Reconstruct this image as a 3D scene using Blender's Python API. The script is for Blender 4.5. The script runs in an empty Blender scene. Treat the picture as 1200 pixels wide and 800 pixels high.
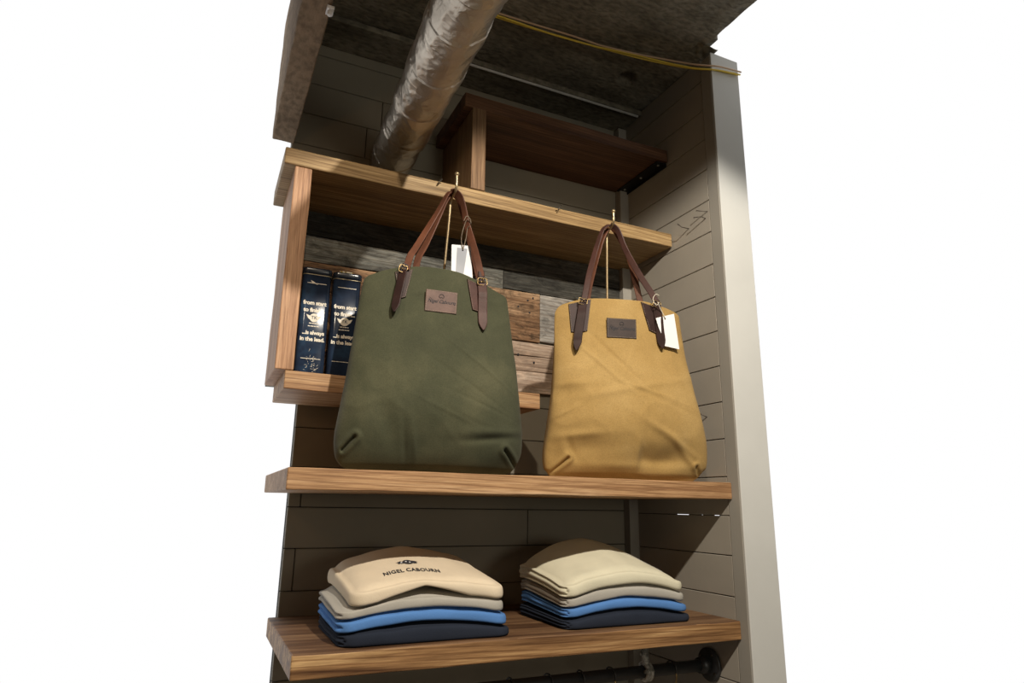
import bpy, bmesh, math, random
from mathutils import Vector, Matrix, noise
random.seed(7)
D = bpy.data; SC = bpy.context.scene; COL = SC.collection
R = math.radians

# ------------------------------------------------------------------ materials
def nt(name):
    m = D.materials.new(name); m.use_nodes = True
    n = m.node_tree; b = n.nodes['Principled BSDF']
    return m, n, b
def N(n, t, **k):
    x = n.nodes.new(t)
    for a, v in k.items():
        if a in x.inputs: x.inputs[a].default_value = v
        else: setattr(x, a, v)
    return x
def ramp(n, stops):
    r = n.nodes.new('ShaderNodeValToRGB'); e = r.color_ramp.elements
    while len(e) < len(stops): e.new(0.5)
    for i, (p, c) in enumerate(stops):
        e[i].position = p; e[i].color = (*c, 1)
    return r
def srgb(r, g, b):
    f = lambda v: (v/255/12.92) if v/255 <= .04045 else ((v/255+.055)/1.055)**2.4
    return (f(r), f(g), f(b))
def plain(name, col, rough=.6, metal=0, spec=.4):
    m, n, b = nt(name)
    b.inputs['Base Color'].default_value = (*col, 1); b.inputs['Roughness'].default_value = rough
    b.inputs['Metallic'].default_value = metal; b.inputs['Specular IOR Level'].default_value = spec
    # slight procedural unevenness
    tc = N(n, 'ShaderNodeTexCoord'); no = N(n, 'ShaderNodeTexNoise', Scale=40.0, Detail=3.0)
    n.links.new(tc.outputs['Object'], no.inputs['Vector'])
    mr = N(n, 'ShaderNodeMapRange'); mr.inputs['To Min'].default_value = max(.02, rough-.08); mr.inputs['To Max'].default_value = min(1, rough+.08)
    n.links.new(no.outputs['Fac'], mr.inputs['Value']); n.links.new(mr.outputs['Result'], b.inputs['Roughness'])
    return m
def mapped(n, scale, seed=True):
    tc = N(n, 'ShaderNodeTexCoord'); mp = N(n, 'ShaderNodeMapping'); mp.inputs['Scale'].default_value = scale
    n.links.new(tc.outputs['Object'], mp.inputs['Vector'])
    if seed:
        oi = N(n, 'ShaderNodeObjectInfo'); mu = N(n, 'ShaderNodeMath', operation='MULTIPLY'); mu.inputs[1].default_value = 37.0
        n.links.new(oi.outputs['Random'], mu.inputs[0])
        cb = N(n, 'ShaderNodeCombineXYZ')
        for i in range(3): n.links.new(mu.outputs[0], cb.inputs[i])
        n.links.new(cb.outputs[0], mp.inputs['Location'])
    return mp
def wood(name, dark, mid, light, axis='X', rough=.55, contrast=1.0, fine=130, streak=15, blotch=None):
    m, n, b = nt(name)
    def sc(a, c): return {'X': (a, c, c), 'Y': (c, a, c), 'Z': (c, c, a)}[axis]
    mp = mapped(n, sc(.9, streak))
    n1 = N(n, 'ShaderNodeTexNoise', Scale=1.6, Detail=5.0, Roughness=.55, Distortion=.9)
    n.links.new(mp.outputs[0], n1.inputs['Vector'])
    r1 = ramp(n, [(.5-.2/contrast, dark), (.5, mid), (.5+.17/contrast, light)])
    n.links.new(n1.outputs['Fac'], r1.inputs[0])
    # growth rings
    mp3 = mapped(n, sc(.35, 11))
    wv = N(n, 'ShaderNodeTexWave', Scale=5.0, Distortion=5.0, Detail=2.0, wave_type='BANDS', bands_direction='DIAGONAL')
    wv.inputs['Detail Scale'].default_value = .7
    n.links.new(mp3.outputs[0], wv.inputs['Vector'])
    rw = ramp(n, [(0, (.45, .36, .30)), (.28, (1, 1, 1)), (1, (1, 1, 1))])
    n.links.new(wv.outputs['Fac'], rw.inputs[0])
    mx0 = N(n, 'ShaderNodeMixRGB', blend_type='MULTIPLY'); mx0.inputs[0].default_value = .55*contrast
    n.links.new(r1.outputs[0], mx0.inputs[1]); n.links.new(rw.outputs[0], mx0.inputs[2])
    mp2 = mapped(n, sc(4, fine))
    n2 = N(n, 'ShaderNodeTexNoise', Scale=2.5, Detail=4.0, Roughness=.7)
    n.links.new(mp2.outputs[0], n2.inputs['Vector'])
    r2 = ramp(n, [(.34, (.42, .36, .31)), (.60, (1.0, 1.0, 1.0))])
    n.links.new(n2.outputs['Fac'], r2.inputs[0])
    mx = N(n, 'ShaderNodeMixRGB', blend_type='MULTIPLY'); mx.inputs[0].default_value = .7
    n.links.new(mx0.outputs[0], mx.inputs[1]); n.links.new(r2.outputs[0], mx.inputs[2])
    if blotch:                                  # weathered patches and scrapes
        mp4 = mapped(n, sc(9, 26)); nb = N(n, 'ShaderNodeTexNoise', Scale=1.3, Detail=9.0, Roughness=.72, Distortion=1.6)
        n.links.new(mp4.outputs[0], nb.inputs['Vector'])
        rb = ramp(n, [(.36, (blotch,)*3), (.52, (.95,.95,.95)), (.68, (1.35,1.32,1.28))]); n.links.new(nb.outputs['Fac'], rb.inputs[0])
        mb_ = N(n, 'ShaderNodeMixRGB', blend_type='MULTIPLY'); mb_.inputs[0].default_value = 1
        n.links.new(mx.outputs[0], mb_.inputs[1]); n.links.new(rb.outputs[0], mb_.inputs[2]); mx = mb_
    n.links.new(mx.outputs[0], b.inputs['Base Color'])
    b.inputs['Roughness'].default_value = rough; b.inputs['Specular IOR Level'].default_value = .3
    bp = N(n, 'ShaderNodeBump', Strength=.6 if blotch else .25, Distance=.002)
    n.links.new(n2.outputs['Fac'], bp.inputs['Height']); n.links.new(bp.outputs[0], b.inputs['Normal'])
    return m
def mottled(name, stops, scale=3, detail=6, rough=.8, bump=.2, bdist=.003, bscale=None, stretch=(1,1,1), spec=.3, fine=None):
    m, n, b = nt(name)
    mp = mapped(n, stretch)
    n1 = N(n, 'ShaderNodeTexNoise', Scale=float(scale), Detail=float(detail), Roughness=.6)
    n.links.new(mp.outputs[0], n1.inputs['Vector'])
    r1 = ramp(n, stops); n.links.new(n1.outputs['Fac'], r1.inputs[0])
    out = r1.outputs[0]
    n2 = N(n, 'ShaderNodeTexNoise', Scale=float(bscale or scale*8), Detail=4.0)
    n.links.new(mp.outputs[0], n2.inputs['Vector'])
    if fine:
        r2 = ramp(n, [(.32, (fine,)*3), (.6, (1, 1, 1))]); n.links.new(n2.outputs['Fac'], r2.inputs[0])
        mx = N(n, 'ShaderNodeMixRGB', blend_type='MULTIPLY'); mx.inputs[0].default_value = 1
        n.links.new(out, mx.inputs[1]); n.links.new(r2.outputs[0], mx.inputs[2]); out = mx.outputs[0]
    n.links.new(out, b.inputs['Base Color'])
    b.inputs['Roughness'].default_value = rough; b.inputs['Specular IOR Level'].default_value = spec
    bp = N(n, 'ShaderNodeBump', Strength=bump, Distance=bdist)
    n.links.new(n2.outputs['Fac'], bp.inputs['Height']); n.links.new(bp.outputs[0], b.inputs['Normal'])
    return m

def two(c, k=.82, a=.35, b=.65): return [(a, tuple(v*k for v in c)), (b, c)]
M = {}
M['shelf'] = wood('shelf_wood', (.30,.155,.070), (.50,.30,.150), (.64,.43,.25), 'X', streak=26)
M['shelf_top'] = wood('dark_stained_wood_top', (.065,.03,.014), (.17,.09,.045), (.31,.185,.095), 'X', contrast=.9, streak=12)
M['shelf_pale'] = wood('pale_shelf_wood', (.20,.125,.055), (.37,.245,.11), (.50,.35,.175), 'X', contrast=.9, streak=22)
M['shelf_dark'] = wood('stained_shelf_wood', (.12,.055,.022), (.36,.20,.085), (.62,.40,.19), 'X', contrast=1.2, streak=17)
M['post'] = wood('post_wood', (.33,.17,.09), (.52,.30,.17), (.66,.42,.26), 'Z', contrast=.7)
M['red_wood'] = wood('reddish_box_wood', (.06,.026,.014), (.125,.058,.030), (.19,.095,.048), 'X')
M['box_post'] = wood('box_side_wood', (.13,.07,.033), (.26,.155,.08), (.40,.27,.14), 'Z', contrast=.8)
M['paint'] = mottled('taupe_painted_board', two((.30,.275,.218), .88), 2.5, 5, .75, .12, .002, 60)
M['paint_side'] = mottled('grey_painted_side_board', two((.36,.33,.28), .88), 2.5, 5, .7, .12, .002, 60)
M['paint_light'] = mottled('pale_painted_trim', two((.60,.60,.57), .92), 3, 4, .7, .1, .002, 50)
M['paint_post'] = mottled('grey_painted_post', two((.34,.32,.28), .9), 3, 4, .7, .1, .002, 50)
M['gap'] = plain('dark_gap', (.02,.018,.015), .9)
M['concrete'] = mottled('rough_concrete', [(.3,(.13,.115,.085)), (.5,(.23,.21,.16)), (.7,(.33,.30,.235))], 4, 9, .9, .7, .012, 45, (1,2.2,1), fine=.55)
M['beam'] = mottled('pale_concrete_beam', [(.25,(.17,.115,.07)), (.5,(.30,.215,.14)), (.75,(.42,.31,.21))], 5, 8, .9, .5, .006, 70, (1,.6,1), fine=.6)
M['floor'] = mottled('floor_concrete', two((.14,.12,.10)), 2, 6, .6, .1)
M['room'] = plain('room_paint', (.12,.10,.085), .9)
M['barn_black'] = wood('weathered_black_board', (.028,.028,.025), (.075,.073,.062), (.19,.18,.15), 'X', .8, .8, streak=9, blotch=.35)
M['barn_grey'] = wood('weathered_grey_board', (.07,.072,.065), (.17,.17,.15), (.33,.32,.28), 'X', .8, 1.0, streak=8, blotch=.4)
M['barn_brown'] = wood('weathered_brown_board', (.07,.035,.018), (.26,.15,.08), (.45,.30,.18), 'X', .8, 1.1, streak=7, blotch=.28)
M['barn_pink'] = wood('bleached_pink_board', (.30,.21,.15), (.50,.38,.29), (.64,.52,.42), 'X', .8, .7, streak=10, blotch=.72)
M['barn_white'] = wood('limewashed_grey_board', (.20,.19,.17), (.38,.36,.33), (.54,.52,.47), 'X', .8, .9, streak=6, blotch=.5)
M['barn_orange'] = wood('orange_brown_board', (.28,.13,.05), (.46,.26,.12), (.6,.4,.22), 'X', .8, .8)
M['steel'] = plain('black_steel', (.02,.02,.021), .4, .6)
M['iron'] = plain('black_iron_pipe', (.075,.078,.08), .42, .7)
M['galv'] = mottled('galvanised_metal', [(.4,(.18,.18,.16)), (.6,(.62,.60,.54))], 60, 3, .4, .5, .003); M['galv'].node_tree.nodes['Principled BSDF'].inputs['Metallic'].default_value = .2
M['brass'] = plain('aged_brass', (.36,.25,.11), .35, .9)
M['brass_old'] = plain('dull_brass_rod', (.50,.38,.22), .38, .8)
M['nail'] = plain('dark_nail', (.10,.085,.07), .5, .6)
M['cable_y'] = plain('yellow_cable', (.80,.60,.08), .5)
M['cable_t'] = plain('tan_cable', (.60,.42,.28), .5)
M['conduit'] = plain('white_conduit', (.70,.70,.68), .5)
M['tape'] = plain('silver_tape', (.75,.72,.66), .3, .6)
M['paper'] = plain('white_card', (.80,.80,.80), .6)
M['paper_grey'] = plain('grey_reflection', (.34,.35,.38), .6)
M['string'] = plain('beige_string', (.60,.55,.45), .8)
M['cord'] = plain('dark_string', (.22,.17,.12), .8)
M['ink'] = plain('dark_ink', (.03,.03,.035), .8)
M['tin'] = mottled('navy_tin', [(.35,(.008,.012,.022)), (.55,(.016,.026,.05)), (.75,(.03,.07,.13))], 9, 4, .13, .0, spec=.16)
M['tinlid'] = plain('navy_tin_lid', (.012,.017,.028), .25, 0, .6)
M['tinprint'] = plain('cream_print', (.72,.66,.55), .5)
M['tinrim'] = plain('worn_gold_rim', (.45,.38,.25), .35, .6)
M['box_y'] = mottled('cream_striped_carton', [(.45,(.35,.24,.05)), (.5,(.75,.70,.55))], 3, 0, .6, 0, stretch=(60,1,1))
def leather(name, c, rough=.42):
    return mottled(name, [(.3, tuple(v*.65 for v in c)), (.6, c), (.8, tuple(v*1.2 for v in c))], 25, 5, rough, .25, .001, 220, spec=.25)
M['lea_tan'] = leather('tan_leather', (.135,.050,.026), .5)
M['lea_dark'] = leather('dark_brown_leather', (.036,.016,.013), .55)
M['lea_mid'] = leather('mid_brown_leather', (.075,.034,.027), .5)
M['lea_label'] = leather('greyish_brown_leather', (.15,.092,.075), .55)
M['lea_label2'] = leather('dark_grey_brown_leather', (.065,.047,.041), .5)
M['thread'] = plain('pale_thread', (.50,.40,.30), .8)
def canvas(name, stops, sheen):
    m = mottled(name, stops, 7, 8, .85, .25, .0008, 420, spec=.2, fine=.80)
    n = m.node_tree; b = n.nodes['Principled BSDF']
    b.inputs['Sheen Weight'].default_value = sheen
    b.inputs['Sheen Roughness'].default_value = .5
    return m
M['green'] = canvas('olive_waxed_canvas', [(.25,(.044,.047,.027)), (.5,(.065,.068,.038)), (.78,(.112,.108,.060))], .05)
M['mustard'] = canvas('mustard_waxed_canvas', [(.25,(.325,.205,.070)), (.5,(.405,.260,.090)), (.78,(.49,.33,.13))], .05)
def knit(name, c, k=.9):
    return mottled(name, two(c, k), 9, 5, .95, .35, .0015, 350, spec=.1)
M['k_cream'] = knit('cream_fleece', (.74,.63,.47))
M['k_cream2'] = knit('pale_cream_fleece', (.70,.66,.50))
M['k_grey'] = knit('greige_fleece', (.43,.41,.365))
M['k_blue'] = knit('sky_blue_fleece', (.10,.24,.55))
M['k_navy'] = knit('navy_fleece', (.024,.030,.046))
def foil():
    m, n, b = nt('crinkled_foil')
    b.inputs['Metallic'].default_value = 1; b.inputs['Roughness'].default_value = .38
    mp = mapped(n, (1,1,1), False)
    n1 = N(n, 'ShaderNodeTexNoise', Scale=9.0, Detail=3.0); n.links.new(mp.outputs[0], n1.inputs['Vector'])
    r1 = ramp(n, [(.3,(.38,.33,.27)), (.7,(.56,.50,.42))]); n.links.new(n1.outputs['Fac'], r1.inputs[0])
    n.links.new(r1.outputs[0], b.inputs['Base Color'])
    n2 = N(n, 'ShaderNodeTexNoise', Scale=26.0, Detail=4.0, Distortion=1.5); n.links.new(mp.outputs[0], n2.inputs['Vector'])
    v = N(n, 'ShaderNodeTexVoronoi', Scale=30.0, feature='DISTANCE_TO_EDGE'); n.links.new(n2.outputs['Color'], v.inputs['Vector'])
    bp = N(n, 'ShaderNodeBump', Strength=.35, Distance=.008); n.links.new(n2.outputs['Fac'], bp.inputs['Height'])
    n.links.new(bp.outputs[0], b.inputs['Normal'])
    return m
M['foil'] = foil()

# ------------------------------------------------------------------ helpers
class MB:
    def __init__(s): s.v = []; s.f = []; s.m = []; s.mats = []; s.smooth = []
    def mat(s, m):
        if m not in s.mats: s.mats.append(m)
        return s.mats.index(m)
    def add(s, vs, fs, m=None, smooth=False):
        o = len(s.v); s.v += [tuple(v) for v in vs]
        k = s.mat(m) if m else 0
        for f in fs:
            s.f.append([i+o for i in f]); s.m.append(k); s.smooth.append(smooth)
    def box(s, x0, x1, y0, y1, z0, z1, m=None):
        vs = [(x,y,z) for x in (x0,x1) for y in (y0,y1) for z in (z0,z1)]
        s.add(vs, [(0,1,3,2),(4,6,7,5),(0,4,5,1),(2,3,7,6),(0,2,6,4),(1,5,7,3)], m)
    def tube(s, pts, r, seg=10, m=None, caps=True, closed=False):
        pts = [Vector(p) for p in pts]; n = len(pts); vs = []; fs = []
        rr = r if isinstance(r, (list, tuple)) else [r]*n
        prev = None
        for i, p in enumerate(pts):
            if closed: t = (pts[(i+1) % n]-pts[i-1]).normalized()
            else: t = (pts[min(i+1, n-1)]-pts[max(i-1, 0)]).normalized()
            if prev is None:
                a = Vector((0,0,1)) if abs(t.z) < .9 else Vector((1,0,0))
                u = t.cross(a).normalized()
            else: u = (prev-t*prev.dot(t)).normalized()
            prev = u; w = t.cross(u)
            for k in range(seg):
                an = 2*math.pi*k/seg; vs.append(p+(u*math.cos(an)+w*math.sin(an))*rr[i])
        for i in range(n if closed else n-1):
            j = (i+1) % n
            for k in range(seg):
                l = (k+1) % seg; fs.append((i*seg+k, i*seg+l, j*seg+l, j*seg+k))
        if caps and not closed:
            fs.append(tuple(range(seg))[::-1]); fs.append(tuple((n-1)*seg+k for k in range(seg)))
        s.add(vs, fs, m, True)
    def build(s, name, mat=None, parent=None, bevel=0, loc=None, seg=2):
        me = D.meshes.new(name); me.from_pydata(s.v, [], s.f)
        if s.mats and s.mats[0] is not None and any(s.mats):
            for k in s.mats: me.materials.append(k or mat)
            me.polygons.foreach_set('material_index', s.m)
        elif mat: me.materials.append(mat)
        me.polygons.foreach_set('use_smooth', s.smooth)
        bm = bmesh.new(); bm.from_mesh(me)
        if bevel:
            es = [e for e in bm.edges if len(e.link_faces) == 2 and e.calc_face_angle(0) > .6]
            bmesh.ops.bevel(bm, geom=es, offset=bevel, segments=seg, affect='EDGES', profile=.5)
        bmesh.ops.recalc_face_normals(bm, faces=bm.faces)
        bm.to_mesh(me); bm.free()
        if loc is not None:
            me.transform(Matrix.Translation(-Vector(loc)))
        o = D.objects.new(name, me); COL.objects.link(o)
        if loc is not None and parent is None: o.location = loc
        if parent: o.parent = parent
        return o
def tag(o, label=None, cat=None, group=None, kind=None):
    if label: o['label'] = label
    if cat: o['category'] = cat
    if group: o['group'] = group
    if kind: o['kind'] = kind
    return o
def empty(name, loc, label, cat, group=None, rz=0):
    o = D.objects.new(name, None); COL.objects.link(o); o.location = loc; o.rotation_euler = (0,0,rz)
    o.empty_display_size = .05
    return tag(o, label, cat, group)
def copy_tree(o, parent=None):
    c = o.copy(); COL.objects.link(c)
    if parent: c.parent = parent
    for ch in list(o.children): copy_tree(ch, c)
    return c
def board(name, x0, x1, y0, y1, z0, z1, mat, parent=None, bevel=.0025, wear=.0015, seed=0, loc=None):
    """a plank with softly worn, slightly uneven arrises; subdivided along its long axis"""
    bm = bmesh.new()
    L = [x1-x0, y1-y0, z1-z0]
    bmesh.ops.create_cube(bm, size=1)
    for v in bm.verts:
        v.co = Vector(((x0+x1)/2+v.co.x*L[0], (y0+y1)/2+v.co.y*L[1], (z0+z1)/2+v.co.z*L[2]))
    es = list(bm.edges)
    bmesh.ops.bevel(bm, geom=es, offset=bevel, segments=3, affect='EDGES', profile=.5)
    ax = L.index(max(L)); n = int(L[ax]/.02)
    lo = (x0, y0, z0)[ax]
    for i in range(1, n):
        co = [0,0,0]; co[ax] = lo+L[ax]*i/n; no = [0,0,0]; no[ax] = 1
        bmesh.ops.bisect_plane(bm, geom=bm.verts[:]+bm.edges[:]+bm.faces[:], plane_co=co, plane_no=no)
    for v in bm.verts:
        q = v.co*9+Vector((seed*3.1, seed, 0)); w = noise.noise_vector(q)*wear
        w[ax] = 0; v.co += w
    me = D.meshes.new(name); bm.to_mesh(me); bm.free(); me.materials.append(mat)
    if loc is not None: me.transform(Matrix.Translation(-Vector(loc)))
    o = D.objects.new(name, me); COL.objects.link(o)
    if parent: o.parent = parent
    elif loc is not None: o.location = loc
    return o
def interp(tab, x):
    if x <= tab[0][0]: return tab[0][1]
    for (a, b), (c, d) in zip(tab, tab[1:]):
        if x <= c:
            t = (x-a)/(c-a); return b+(d-b)*t
    return tab[-1][1]
def sinterp(tab, x):          # smooth (Catmull-Rom) interpolation
    n = len(tab)
    if x <= tab[0][0]: return tab[0][1]
    if x >= tab[-1][0]: return tab[-1][1]
    for i in range(n-1):
        if x <= tab[i+1][0]: break
    x0, y0 = tab[i]; x1, y1 = tab[i+1]; t = (x-x0)/(x1-x0)
    m0 = (y1-tab[i-1][1])/(x1-tab[i-1][0])*(x1-x0) if i > 0 else (y1-y0)
    m1 = (tab[i+2][1]-y0)/(tab[i+2][0]-x0)*(x1-x0) if i < n-2 else (y1-y0)
    t2 = t*t; t3 = t2*t
    return (2*t3-3*t2+1)*y0+(t3-2*t2+t)*m0+(-2*t3+3*t2)*y1+(t3-t2)*m1
def spline(pts, n):
    pts = [Vector(p) for p in pts]; k = len(pts); out = []
    for j in range(n+1):
        u = j/n*(k-1); i = min(int(u), k-2); t = u-i
        p0 = pts[i-1] if i > 0 else pts[0]*2-pts[1]; p1 = pts[i]; p2 = pts[i+1]; p3 = pts[i+2] if i < k-2 else pts[-1]*2-pts[-2]
        out.append(.5*((2*p1)+(-p0+p2)*t+(2*p0-5*p1+4*p2-p3)*t*t+(-p0+3*p1-3*p2+p3)*t**3))
    return out
def text_verts(s, size, shear=0, align='CENTER', bold=0, spacing=1):
    cu = D.curves.new('t', 'FONT'); cu.body = s; cu.size = size; cu.shear = shear; cu.align_x = align
    cu.resolution_u = 3; cu.offset = bold; cu.space_character = spacing; cu.align_y = 'CENTER'
    o = D.objects.new('t', cu); COL.objects.link(o)
    dg = bpy.context.evaluated_depsgraph_get(); me = D.meshes.new_from_object(o.evaluated_get(dg))
    vs = [tuple(v.co) for v in me.vertices]; fs = [tuple(p.vertices) for p in me.polygons]
    D.objects.remove(o); D.curves.remove(cu); D.meshes.remove(me)
    return vs, fs

# ------------------------------------------------------------------ the room
XW, YT, YB, ZC = 1.276, 1.539, 1.802, 2.768
XL = .155                                   # left end of the fitted corner
def planks_wall(name, seams, z0, z1, place, mat, joints=None, gap=.0022, slit=None):
    """boards between horizontal seams; place(a0,a1,z0,z1) -> box extents (along, height)"""
    mb = MB(); zs = [z0]+[z for z in seams if z0 < z < z1]+[z1]
    for i in range(len(zs)-1):
        a, b = zs[i], zs[i+1]
        ga = gb = gap/2
        if slit and abs(a-slit) < .01: ga = .0008
        if slit and abs(b-slit) < .01: gb = .0009
        parts = (joints or {}).get(i, [])
        cuts = [None]+parts+[None]
        for c0, c1 in zip(cuts, cuts[1:]):
            place(mb, c0, c1, a+ga, b-gb, gap)
    return mb.build(name, mat, None, bevel=.0012, seg=1)
# back wall
seams = [1.388+.102*k for k in range(-14, 14)]
def pl_back(mb, c0, c1, a, b, gap):
    xl_ = .215 if b < 1.70 else .132
    mb.box(xl_ if c0 is None else c0+gap/2, 1.30 if c1 is None else c1-gap/2, YB, YB+.014, a, b)
zs = [0]+[z for z in seams if 0 < z < ZC]+[ZC]
def row(z): return max(i for i, q in enumerate(zs) if q <= z)
jb = {row(1.44): [.245], row(1.24): [.243], row(2.56): [.385], row(2.43): [.342], row(1.34): [.9], row(1.54): [.72], row(2.3): [.66]}
w = planks_wall('wall_back', seams, 0, ZC, pl_back, M['paint'], jb); tag(w, 'taupe painted plank wall behind the shelves', kind='structure')
mb = MB(); mb.box(.216, 1.30, YB+.014, YB+.05, 0, 1.70); mb.box(.133, 1.30, YB+.014, YB+.05, 1.70, ZC+.02); tag(mb.build('wall_backing', M['gap']), kind='structure')
# side wall with the light-leaking slit at 1.381
seams2 = [1.381+.1007*k for k in range(-14, 14)]
def pl_side(mb, c0, c1, a, b, gap):
    mb.box(XW, XW+.014, 1.368, YB-.001, a, b)
w = planks_wall('wall_right', seams2, 0, ZC, pl_side, M['paint_side'], None, slit=1.381); tag(w, 'grey painted plank side wall', kind='structure')
mb = MB()
mb.box(XW+.0142, XW+.05, 1.38, YB, 1.3835, ZC); mb.box(XW+.0142, XW+.05, 1.38, YB, 0, 1.3785)
for a, b in ((1.38,1.42), (1.478,1.487), (1.53,1.545), (1.64,YB)): mb.box(XW+.0142, XW+.05, a, b, 1.3785, 1.3835)
tag(mb.build('wall_right_backing', M['gap']), kind='structure')
mb = MB(); mb.box(1.243, 1.279, 1.770, YB-.0005, 0, 2.745)
tag(mb.build('trim_1', M['paint_post'], bevel=.002), 'narrow grey corner post where the plank walls meet', kind='structure')
# end column: pale front board and greyer return board
mb = MB(); mb.box(XW-.001, 1.292, 1.325, 1.3665, 0, ZC-.012)
tag(mb.build('trim_2', M['paint_post'], bevel=.0015), 'grey edge board at the end of the side wall', kind='structure')
mb = MB(); mb.box(XW, 1.384, 1.320, 1.3248, 0, ZC-.006); mb.box(1.2925, 1.384, 1.3248, 1.366, 0, ZC-.006)
tag(mb.build('trim_3', M['paint_light'], bevel=.0015), 'pale painted column front at the end of the side wall', kind='structure')
# ceiling: uneven concrete
def ceiling():
    bm = bmesh.new(); nx, ny = 150, 130; x0, x1, y0, y1 = .10, 1.30, .55, YB+.05
    g = [[bm.verts.new((x0+(x1-x0)*i/nx, y0+(y1-y0)*j/ny, 0)) for i in range(nx+1)] for j in range(ny+1)]
    for rrow in g:
        for v in rrow:
            p = v.co
            h = noise.noise(Vector((p.x*3, p.y*3, 1)))*.006+noise.noise(Vector((p.x*16, p.y*9, 4)))*.004+noise.noise(Vector((p.x*50, p.y*24, 9)))*.0022
            d = math.hypot(p.x-1.129, p.y-1.55)
            h += .07*max(0, 1-(d/.026)**2)**.25 if d < .026 else 0
            # broken patch beside the column head
            for cx, cy, rr in ((1.25,1.335,.045), (1.35,1.27,.05), (1.31,1.20,.03), (1.37,1.2,.03)):
                d2 = math.hypot((p.x-cx), (p.y-cy))/rr
                if d2 < 1: h += (1-d2)*.02*(.5+noise.noise(Vector((p.x*70, p.y*70, 3))))
            v.co.z = ZC+.002+h
    for j in range(ny):
        for i in range(nx):
            if g[j][i].co.y < 1.31 and g[j][i].co.x > 1.245: continue
            bm.faces.new((g[j][i], g[j+1][i], g[j+1][i+1], g[j][i+1]))
    me = D.meshes.new('ceiling'); bm.to_mesh(me); bm.free(); me.materials.append(M['concrete'])
    for p in me.polygons: p.use_smooth = True
    o = D.objects.new('ceiling', me); COL.objects.link(o); return o
tag(ceiling(), 'rough dark concrete ceiling', kind='structure')
mb = MB(); mb.box(.10, 1.245, .55, YB+.05, ZC+.04, ZC+.2); mb.box(1.2452, 1.30, 1.31, YB+.05, ZC+.04, ZC+.2); tag(mb.build('ceiling_slab', M['concrete']), kind='structure')
mb = MB(); mb.box(.13, XW-.0005, 1.673, YB-.0005, 2.748, 2.7655)
tag(mb.build('trim_4', M['concrete'], bevel=.002), 'low dark soffit along the back of the ceiling', kind='structure')
mb = MB(); mb.box(.078, .1375, 1.0, YB-.0006, 2.40, ZC-.006)
def roughen(o, amp, f):
    bm = bmesh.new(); bm.from_mesh(o.data)
    for ax, n in ((1, 45), (0, 5), (2, 12)):
        cs = [v.co[ax] for v in bm.verts]; lo, hi = min(cs), max(cs)
        for i in range(1, n):
            co = [0,0,0]; co[ax] = lo+(hi-lo)*i/n; no = [0,0,0]; no[ax] = 1
            bmesh.ops.bisect_plane(bm, geom=bm.verts[:]+bm.edges[:]+bm.faces[:], plane_co=co, plane_no=no)
    for v in bm.verts: v.co += noise.noise_vector(v.co*f)*amp
    bm.to_mesh(o.data); bm.free()
o = mb.build('trim_5', M['beam'], bevel=.003); roughen(o, .0016, 22)
tag(o, 'pale concrete beam running forward above the top shelf', kind='structure')
# the rest of the shop, behind and beside the viewer
mb = MB(); mb.box(-.75, 2.7, -2.5, YB+.1, -.05, 0); tag(mb.build('floor', M['floor']), kind='structure')
mb = MB(); mb.box(-.75, 2.7, -2.55, -2.5, 0, 3.0); tag(mb.build('wall_front', M['room']), kind='structure')
mb = MB(); mb.box(-.80, -.75, -2.5, YB, 0, 3.0); tag(mb.build('wall_left', M['room']), kind='structure')
mb = MB(); mb.box(2.7, 2.75, -2.5, .95, 0, 3.0); tag(mb.build('wall_far_right', M['room']), kind='structure')
mb = MB(); mb.box(-.75, 2.7, -2.5, .55, 2.80, 2.95); mb.box(-.75, .095, .55, 1.60, 2.80, 2.95)
tag(mb.build('ceiling_front', M['room']), kind='structure')

# ------------------------------------------------------------------ shelves
def shelf(name, x0, x1, y0, y1, z0, z1, mat, label, seed, **k):
    c = ((x0+x1)/2, (y0+y1)/2, z0)
    return tag(board(name, x0, x1, y0, y1, z0, z1, mat, seed=seed, loc=c, **k), label, 'shelf')
shelf('wooden_shelf', .154, XW-.0015, 1.350, YB-.0015, 1.423, 1.466, M['shelf'], 'long honey wood shelf in the middle carrying both tote bags', 1, bevel=.003)
low = shelf('wooden_shelf', .192, XW-.0015, 1.350, YB-.0015, 1.082, 1.126, M['shelf_dark'], 'lowest wooden shelf with dark stained streaks holding the folded sweatshirts', 2, bevel=.003)
shelf('wooden_shelf', .100, XW-.0035, YT, YB-.0015, 2.200, 2.244, M['shelf_pale'], 'long pale wooden top shelf running behind the bag handles', 3, bevel=.003)
shelf('wooden_shelf', .150, .803, YT, YB-.0165, 1.649, 1.691, M['shelf'], 'short wooden shelf under the two navy tins', 4, bevel=.002)
tag(board('shelf_divider', .126, .167, YT+.0005, YB-.0168, 1.6925, 2.1985, M['post'], seed=5, loc=(.1465,1.65,1.6925)), 'upright orange-brown wooden divider left of the navy tins', 'divider')
low.data.materials.append(M['shelf_top'])        # the top of this board is stained darker than its planed edge
for p in low.data.polygons:
    if p.normal.z > .7: p.material_index = 1
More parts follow.
